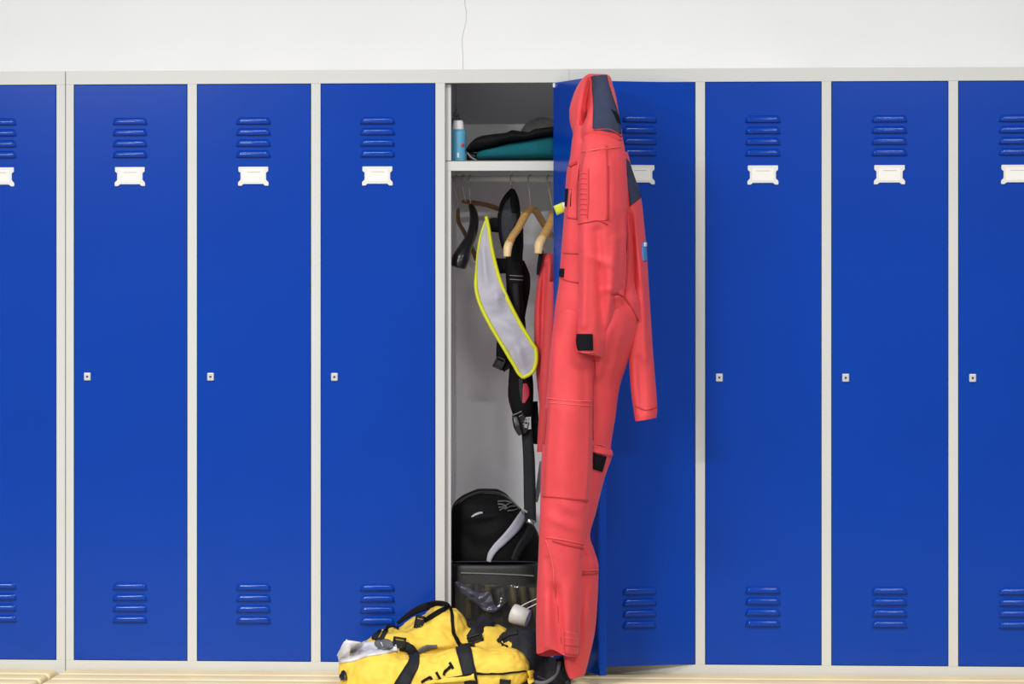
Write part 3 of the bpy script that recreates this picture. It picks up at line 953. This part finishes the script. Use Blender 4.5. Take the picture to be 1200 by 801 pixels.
band('collar_edge', [(635, 293, .12), (632.5, 306, .11), (630, 322, .11)], [4, 5, 2.5], 'black_cloth', ja, th=.006)

# ------------------------------------------------------------------ clear-front case and black backpack at the bottom
ca = empty('case', (at(580, 760, .2).x, .2, ZD0), 'dark case with clear plastic window filled with olive gear at locker bottom', 'case')
body = shell('case_body', [(533, 660, 632, 660, .22, .13), (531, 668, 634, 668, .22, .145), (531, 690, 634, 690, .22, .145), (531, 765, 634, 765, .22, .145)], 'olive_dark', ca, ex=6, sub=30, seg=40)
shell('rim', [(531, 656.5, 633, 656.5, .22, .150), (530, 661, 634.5, 661, .22, .156), (530, 680, 634.5, 680, .22, .156), (530.5, 684, 634, 684, .22, .152)], 'case_black', ca, ex=6, sub=16, seg=40)
tube('piping_or_glint', [at(540, 671, .062), at(570, 671.8, .062), at(600, 673, .062), at(626, 674.5, .062)], .0022, 'logo_grey', ca, seg=8)
tube('zip_edge', [at(532, 658, .064), at(570, 657.5, .064), at(600, 657.5, .064), at(632, 658.5, .064)], .0018, 'bag_black', ca, seg=8)
for k, (x, t_, l_) in enumerate([(549, 684, 40), (559, 684, 42), (572, 685, 40), (588, 687, 44), (600, 685, 44), (612, 687, 40), (624, 688, 40)]):
    tube('packed_tube', [at(x, t_, .062), at(x + (6 if k > 2 else 0), t_ + l_, .062)], .0095, 'olive' if k % 2 == 0 or k > 3 else 'olive_dark', ca, seg=10, sub=3)
# window of clear film, slightly wavy
P, N = [], []
nu, nv = 30, 18
for i in range(nv):
    for j in range(nu):
        x, y = 533 + 99 * j / (nu - 1), 684 + 78 * i / (nv - 1)
        fo = fold_sum(x, y, [(532, 682, 548, 700, 3, .010), (546, 697, 560, 707, 4, .012), (560, 706, 580, 716, 5, .014), (580, 716, 592, 704, 4, .010), (575, 695, 577, 712, 4, -.010), (610, 690, 600, 712, 6, .006)])
        P.append(at(x, y, .046 - fo))
        N.append(Vector((0, -1, 0)))
sheet('clear_window', P, N, nu, nv, 0, .0008, 'pvc', ca)
fr_ = resample([(533, 682, 537, 680), (540, 693, 548, 687), (547, 700, 562, 694), (556, 706, 574, 693), (566, 714, 578, 703), (576, 718, 583, 711), (584, 715, 590, 706), (592, 706, 594, 702)], 36)
P, N = [], []
for i_, r_ in enumerate(fr_):
    for j_ in range(8):
        t = j_ / 7
        x, y = r_[0] + (r_[2] - r_[0]) * t, r_[1] + (r_[3] - r_[1]) * t
        P.append(at(x, y, .036 - .010 * noise.noise(Vector((x * .16, y * .16, 2))) - .006 * math.sin(PI * t)))
        N.append(Vector((0, -1, 0)))
sheet('crumpled_film', P, N, 8, 36, 0, .001, 'film_dark', ca)

bk = empty('backpack', at(580, 657, .2), 'black backpack lying on the case with a silver strap across it', 'backpack')
bb = shell('pack_body', [(560, 572.5, 583, 573, .22, .03), (550, 576.5, 592, 578, .22, .07), (541, 581, 598, 584, .21, .095), (533, 588, 604, 590, .2, .115), (530, 596, 611, 597, .2, .125), (529, 608, 620, 608, .2, .13), (529, 625, 630, 625, .2, .135),
                         (529, 645, 634, 645, .2, .135), (530, 655, 634, 655, .2, .13)], 'black_cloth', bk, sub=60, seg=48, rough=.008, rsc=11,
           folds=[(532, 600, 560, 585, 6, .008), (548, 608, 585, 602, 5, .012), (540, 622, 556, 640, 7, -.012), (560, 632, 600, 612, 8, .010), (585, 576, 604, 592, 3, .006), (600, 640, 626, 622, 7, .009)])
bvk = bvh_of([bb])
strap('reflective_strap', [(615.5, 597), (609, 608), (602, 619), (592, 630), (582, 640), (575.5, 649), (573, 657)], [7, 10, 11, 10, 8.5, 7, 5], bvk, 'reflective', bk, fallback=.08, th=.003, off=.004)
strap('side_strap', [(622, 618), (616, 630), (608, 642), (602, 656)], [9, 9, 9, 8], bvk, 'webbing', bk, fallback=.08, th=.004, off=.003)
strap('zip', [(534, 592), (548, 583), (566, 577.5), (584, 579), (597, 586), (608, 597)], 2.2, bvk, 'black_gloss', bk, fallback=.1, th=.003)
strap('piping_or_glint', [(553.5, 606), (558, 603.5), (562, 602), (566, 601.5)], [.8, 1.8, 1.8, 1], bvk, 'reflective', bk, fallback=.08, th=.003, off=.003)  # highlight along the pack top, painted as a pale strip
for pth in ([(583, 588.5), (591, 588), (599, 590)], [(583, 591.5), (589, 592), (593, 595)], [(584, 595), (589, 594.5), (597, 590)], [(585, 598.5), (589, 596.5), (592, 595.5)],
            [(591, 597.5), (598, 594), (603, 594)], [(594, 599), (600, 598.5), (605, 597)]):
    strap('logo_stroke', pth, 1.0, bvk, 'logo_grey', bk, nu=3, fallback=.08, th=.001, off=.004)

# ------------------------------------------------------------------ yellow bag slumped on the bench
bg = empty('dry_bag', (at(520, 800, -.3).x, -.28, ZS), 'slumped yellow waterproof duffel bag with black straps and buckles on the bench', 'bag')


def blobs(name, items, m, parent, voxel=.007, smooth=8, wr=.004, wsc=16, folds=(), zmin=ZS + .001):
    bm = bmesh.new()
    for (px, py, Y, rx, ry, rz) in items:
        c = at(px, py, Y)
        M = Matrix.Translation(c) @ Matrix.Diagonal((rx, ry, rz, 1))
        bmesh.ops.create_uvsphere(bm, u_segments=28, v_segments=18, radius=1.0, matrix=M)
    me = bpy.data.meshes.new(name)
    bm.to_mesh(me)
    bm.free()
    tmp = bpy.data.objects.new('tmp', me)
    COL.objects.link(tmp)
    rm = tmp.modifiers.new('r', 'REMESH')
    rm.mode = 'VOXEL'
    rm.voxel_size = voxel
    sm = tmp.modifiers.new('s', 'SMOOTH')
    sm.iterations = smooth
    sm.factor = .5
    dg = bpy.context.evaluated_depsgraph_get()
    ev = tmp.evaluated_get(dg)
    nm = bpy.data.meshes.new_from_object(ev)
    bpy.data.objects.remove(tmp)
    nm.name = name
    inv = wmat(parent).inverted()
    nrm = [v.normal.copy() for v in nm.vertices]
    for v, n in zip(nm.vertices, nrm):
        p = v.co.copy()
        q = Vector((p.x * wsc, p.y * wsc, p.z * wsc))
        d = noise.noise(q) * wr + abs(noise.noise(q * 2.3 + Vector((3, 9, 1)))) * wr * .9
        a, b = proj(p)
        front = max(0.0, -n.y * .8 + n.z * .5)
        d += fold_sum(a, b, folds) * min(1, front)
        p += n * d
        p.z = max(p.z, zmin)
        v.co = inv @ p
    for p in nm.polygons:
        p.use_smooth = True
    nm.materials.clear()
    return link(name, nm, parent, [m])


by = blobs('bag_body', [
    (446, 799, -.35, .112, .10, .085), (416, 786, -.32, .042, .08, .050), (470, 772, -.20, .115, .10, .085), (440, 772, -.2, .07, .09, .055), (519, 765, -.17, .085, .10, .130), (497, 765, -.17, .085, .09, .105),
    (572, 772, -.18, .090, .10, .098), (545, 792, -.38, .125, .085, .080), (590, 787, -.37, .070, .085, .068), (605, 772, -.22, .045, .09, .080), (495, 800, -.40, .10, .07, .075)],
    'yellow', bg, voxel=.0062, smooth=7, wr=.0075, wsc=19,
    folds=[(480, 752, 520, 758, 5, .012), (470, 766, 545, 760, 4, -.012), (520, 735, 535, 752, 5, -.014), (505, 725, 545, 722, 5, .006), (470, 780, 485, 801, 4, -.010), (455, 770, 440, 800, 6, .006),
           (545, 770, 610, 782, 7, .008), (560, 762, 600, 760, 4, -.006), (420, 790, 440, 770, 5, .006), (490, 785, 505, 765, 4, .006), (430, 750, 470, 742, 4, .006), (530, 715, 538, 735, 4, .006)])
be = blobs('end_panel', [(618, 776, -.25, .052, .11, .090), (628, 790, -.26, .042, .08, .062), (606, 760, -.22, .045, .08, .060), (600, 806, -.36, .13, .07, .028), (646, 794, -.24, .055, .08, .055)],
           'bag_black', bg, voxel=.0065, smooth=8, wr=.004, wsc=20)
bvy = bvh_of([by, be])


def bstrap(name, pth, wd_, m, **k):
    return strap(name, pth, wd_, bvy, m, bg, fallback=-.25, **k)


patch('clear_panel', [(396, 768, 398, 777), (406, 749.5, 414, 775), (425, 752, 428, 770), (444, 752.5, 446, 767), (464, 753, 466, 763)], bvy, 'clear_grey', bg, nu=8, nv=26, th=.003, off=.002, fallback=-.3)['label'] = 'whitish clear plastic panel'
bstrap('panel_edge', [(396, 768), (401, 758), (407, 749)], 2.0, 'white_plastic', off=.004)
patch('valve', [(441, 754, 444, 760), (446, 751, 449, 763), (454, 751, 456, 762), (461, 754, 461, 759)], bvy, 'grey_rubber', bg, nu=6, nv=10, th=.007, off=.003, fallback=-.3)
bstrap('valve_print', [(449, 754), (451.5, 759)], 1.2, 'holder', off=.009, nv=6)
bstrap('carry_strap', [(481, 762), (486, 768), (485, 778), (478, 790), (470, 806)], [11, 12, 13, 15, 17], 'webbing', off=.003)
bstrap('carry_strap', [(468, 757), (476, 758), (484, 763)], [10, 11, 10], 'webbing', off=.004)
bstrap('carry_strap', [(542, 757), (546, 772), (550, 790), (553, 806)], [17, 17, 16, 16], 'webbing', off=.003)
pts_ = [(573.5, 724), (567, 732), (560, 741), (553, 750)]
ys_ = [hit(x, y, bvy, -.17)[0].y - .008 for x, y in pts_]
ys_[0] = min(ys_[0], ys_[1] + .02)
band('carry_strap', [(x, y, q) for (x, y), q in zip(pts_, ys_)], [20, 20, 19, 17], 'webbing', bg, th=.004)
bstrap('piping_or_glint', [(466, 730), (482, 718), (497, 711), (512, 706.5), (524, 708), (529, 716), (530, 730), (532, 742), (537, 753), (541, 757)], [4, 7, 9, 7, 5, 3.5, 3.5, 3.5, 4, 5], 'black_cloth', off=.003)
bstrap('piping_or_glint', [(524, 712), (511, 720), (498, 728)], [4.5, 4.5, 4], 'black_cloth', off=.004)
bstrap('loop', [(446, 738), (441, 746), (439, 749.5)], [4.5, 5, 5], 'webbing', off=.004)
bstrap('loop', [(455, 734), (451, 742), (448, 748)], [4, 4.5, 4], 'webbing', off=.004)
bstrap('loop', [(437, 748), (444, 749), (451, 749)], 3, 'webbing', off=.004)
bstrap('loop', [(453, 733), (462, 734), (467, 737)], 3, 'black_cloth', off=.004)
bstrap('seam_tape', [(606, 740), (596, 742), (588, 747), (583, 752)], [7, 7, 6, 3], 'bag_black', off=.003)
bstrap('panel_trim', [(490, 764), (496, 760), (504, 757.5), (512, 757)], [5, 6, 5, 2.5], 'grey_rubber', off=.002)
bstrap('lower_flap', [(498, 800), (515, 797.5), (535, 795.5), (556, 793)], [3, 5, 5.5, 5], 'yellow', off=.008)
bstrap('lower_seam', [(510, 796.5), (530, 793.5), (545, 791), (560, 789.5), (585, 789), (615, 786)], [1.2, 1.5, 2, 2.5, 2, 2], 'black_cloth', off=.004)
bstrap('mark', [(586, 752), (590, 755), (595, 758)], [1, 2, 1], 'black_cloth', off=.002)
bstrap('toggle', [(404.5, 788), (405, 792), (405.5, 797)], [3, 5, 5], 'black_gloss', off=.006, th=.006)
bstrap('corner_trim', [(617, 785), (619, 793), (622, 803)], [5, 6, 6], 'yellow', off=.012)


def surf_buckle(name, c, w_, h_, m, rot, d_=.012):
    h = hit(c[0], c[1], bvy, -.25)
    o = buckle(name, (c[0], c[1], h[0].y - .010), w_, h_, d_, m, bg, rot)
    return o


surf_buckle('buckle', (468, 752.5), .036, .030, 'black_gloss', 8)
surf_buckle('buckle', (491.5, 728.5), .026, .036, 'black_gloss', 12)
surf_buckle('buckle', (557, 748), .044, .022, 'black_gloss', -18)
surf_buckle('buckle', (548, 756), .040, .014, 'black_gloss', -8)
surf_buckle('buckle', (592, 800), .030, .020, 'black_gloss', 5)
# printed strokes of the lettering on the front
for pth in ([(527.1, 776.5), (529, 780), (531.3, 783.4)], [(529, 780.2), (524.7, 783.8), (521.4, 787.3), (520.3, 791)], [(511.3, 787.7), (513.5, 791.5), (516, 795.4)],
            [(494, 799), (499, 795.7), (504.2, 792.6)], [(504, 792.4), (506, 796), (508.4, 800)]):
    bstrap('letter_stroke', pth, 3.0, 'black_cloth', off=.003, th=.0012, nv=10)
# loose straps and cord hanging from the right end
tube('cord_loop', [at(622, 797, -.40), at(634, 800, -.41), at(646, 795, -.41), at(653, 786, -.40), at(656, 776, -.38)], .006, 'grey_rubber', bg)
tube('cord_loop', [at(630, 792, -.40), at(640, 796, -.41), at(649, 789, -.41), at(651, 779, -.39)], .004, 'bag_black', bg)
band('loose_strap', [(655, 770, -.36), (659, 778, -.38), (664, 788, -.40), (668, 797, -.41)], [9, 9, 9, 7], 'black_cloth', bg, th=.004)
tube('toggle', [at(664, 797, -.42), at(667, 803, -.42)], .007, 'black_gloss', bg, seg=10)

# ------------------------------------------------------------------ white beaker on the bag
cu = empty('beaker', at(610, 722, -.21), 'small white plastic beaker with two white cords lying on the yellow bag', 'beaker')
c0, c1 = at(599.5, 717.5, -.205), at(618.5, 724.5, -.215)
L_ = (c1 - c0).length
lathe('cup', c0, [(.021, 0), (.0265, .003), (.0275, .009), (.0265, L_ * .5), (.0245, L_), (.0195, L_ + .002)], 'ivory', cu, axis=(c1 - c0))
tube('cord', [at(606, 713, -.215), at(616, 707, -.20), at(634, 699, -.18)], .0016, 'white_plastic', cu, seg=6)
tube('cord', [at(613, 715, -.22), at(622, 710.5, -.205), at(636, 703.5, -.19)], .0016, 'white_plastic', cu, seg=6)
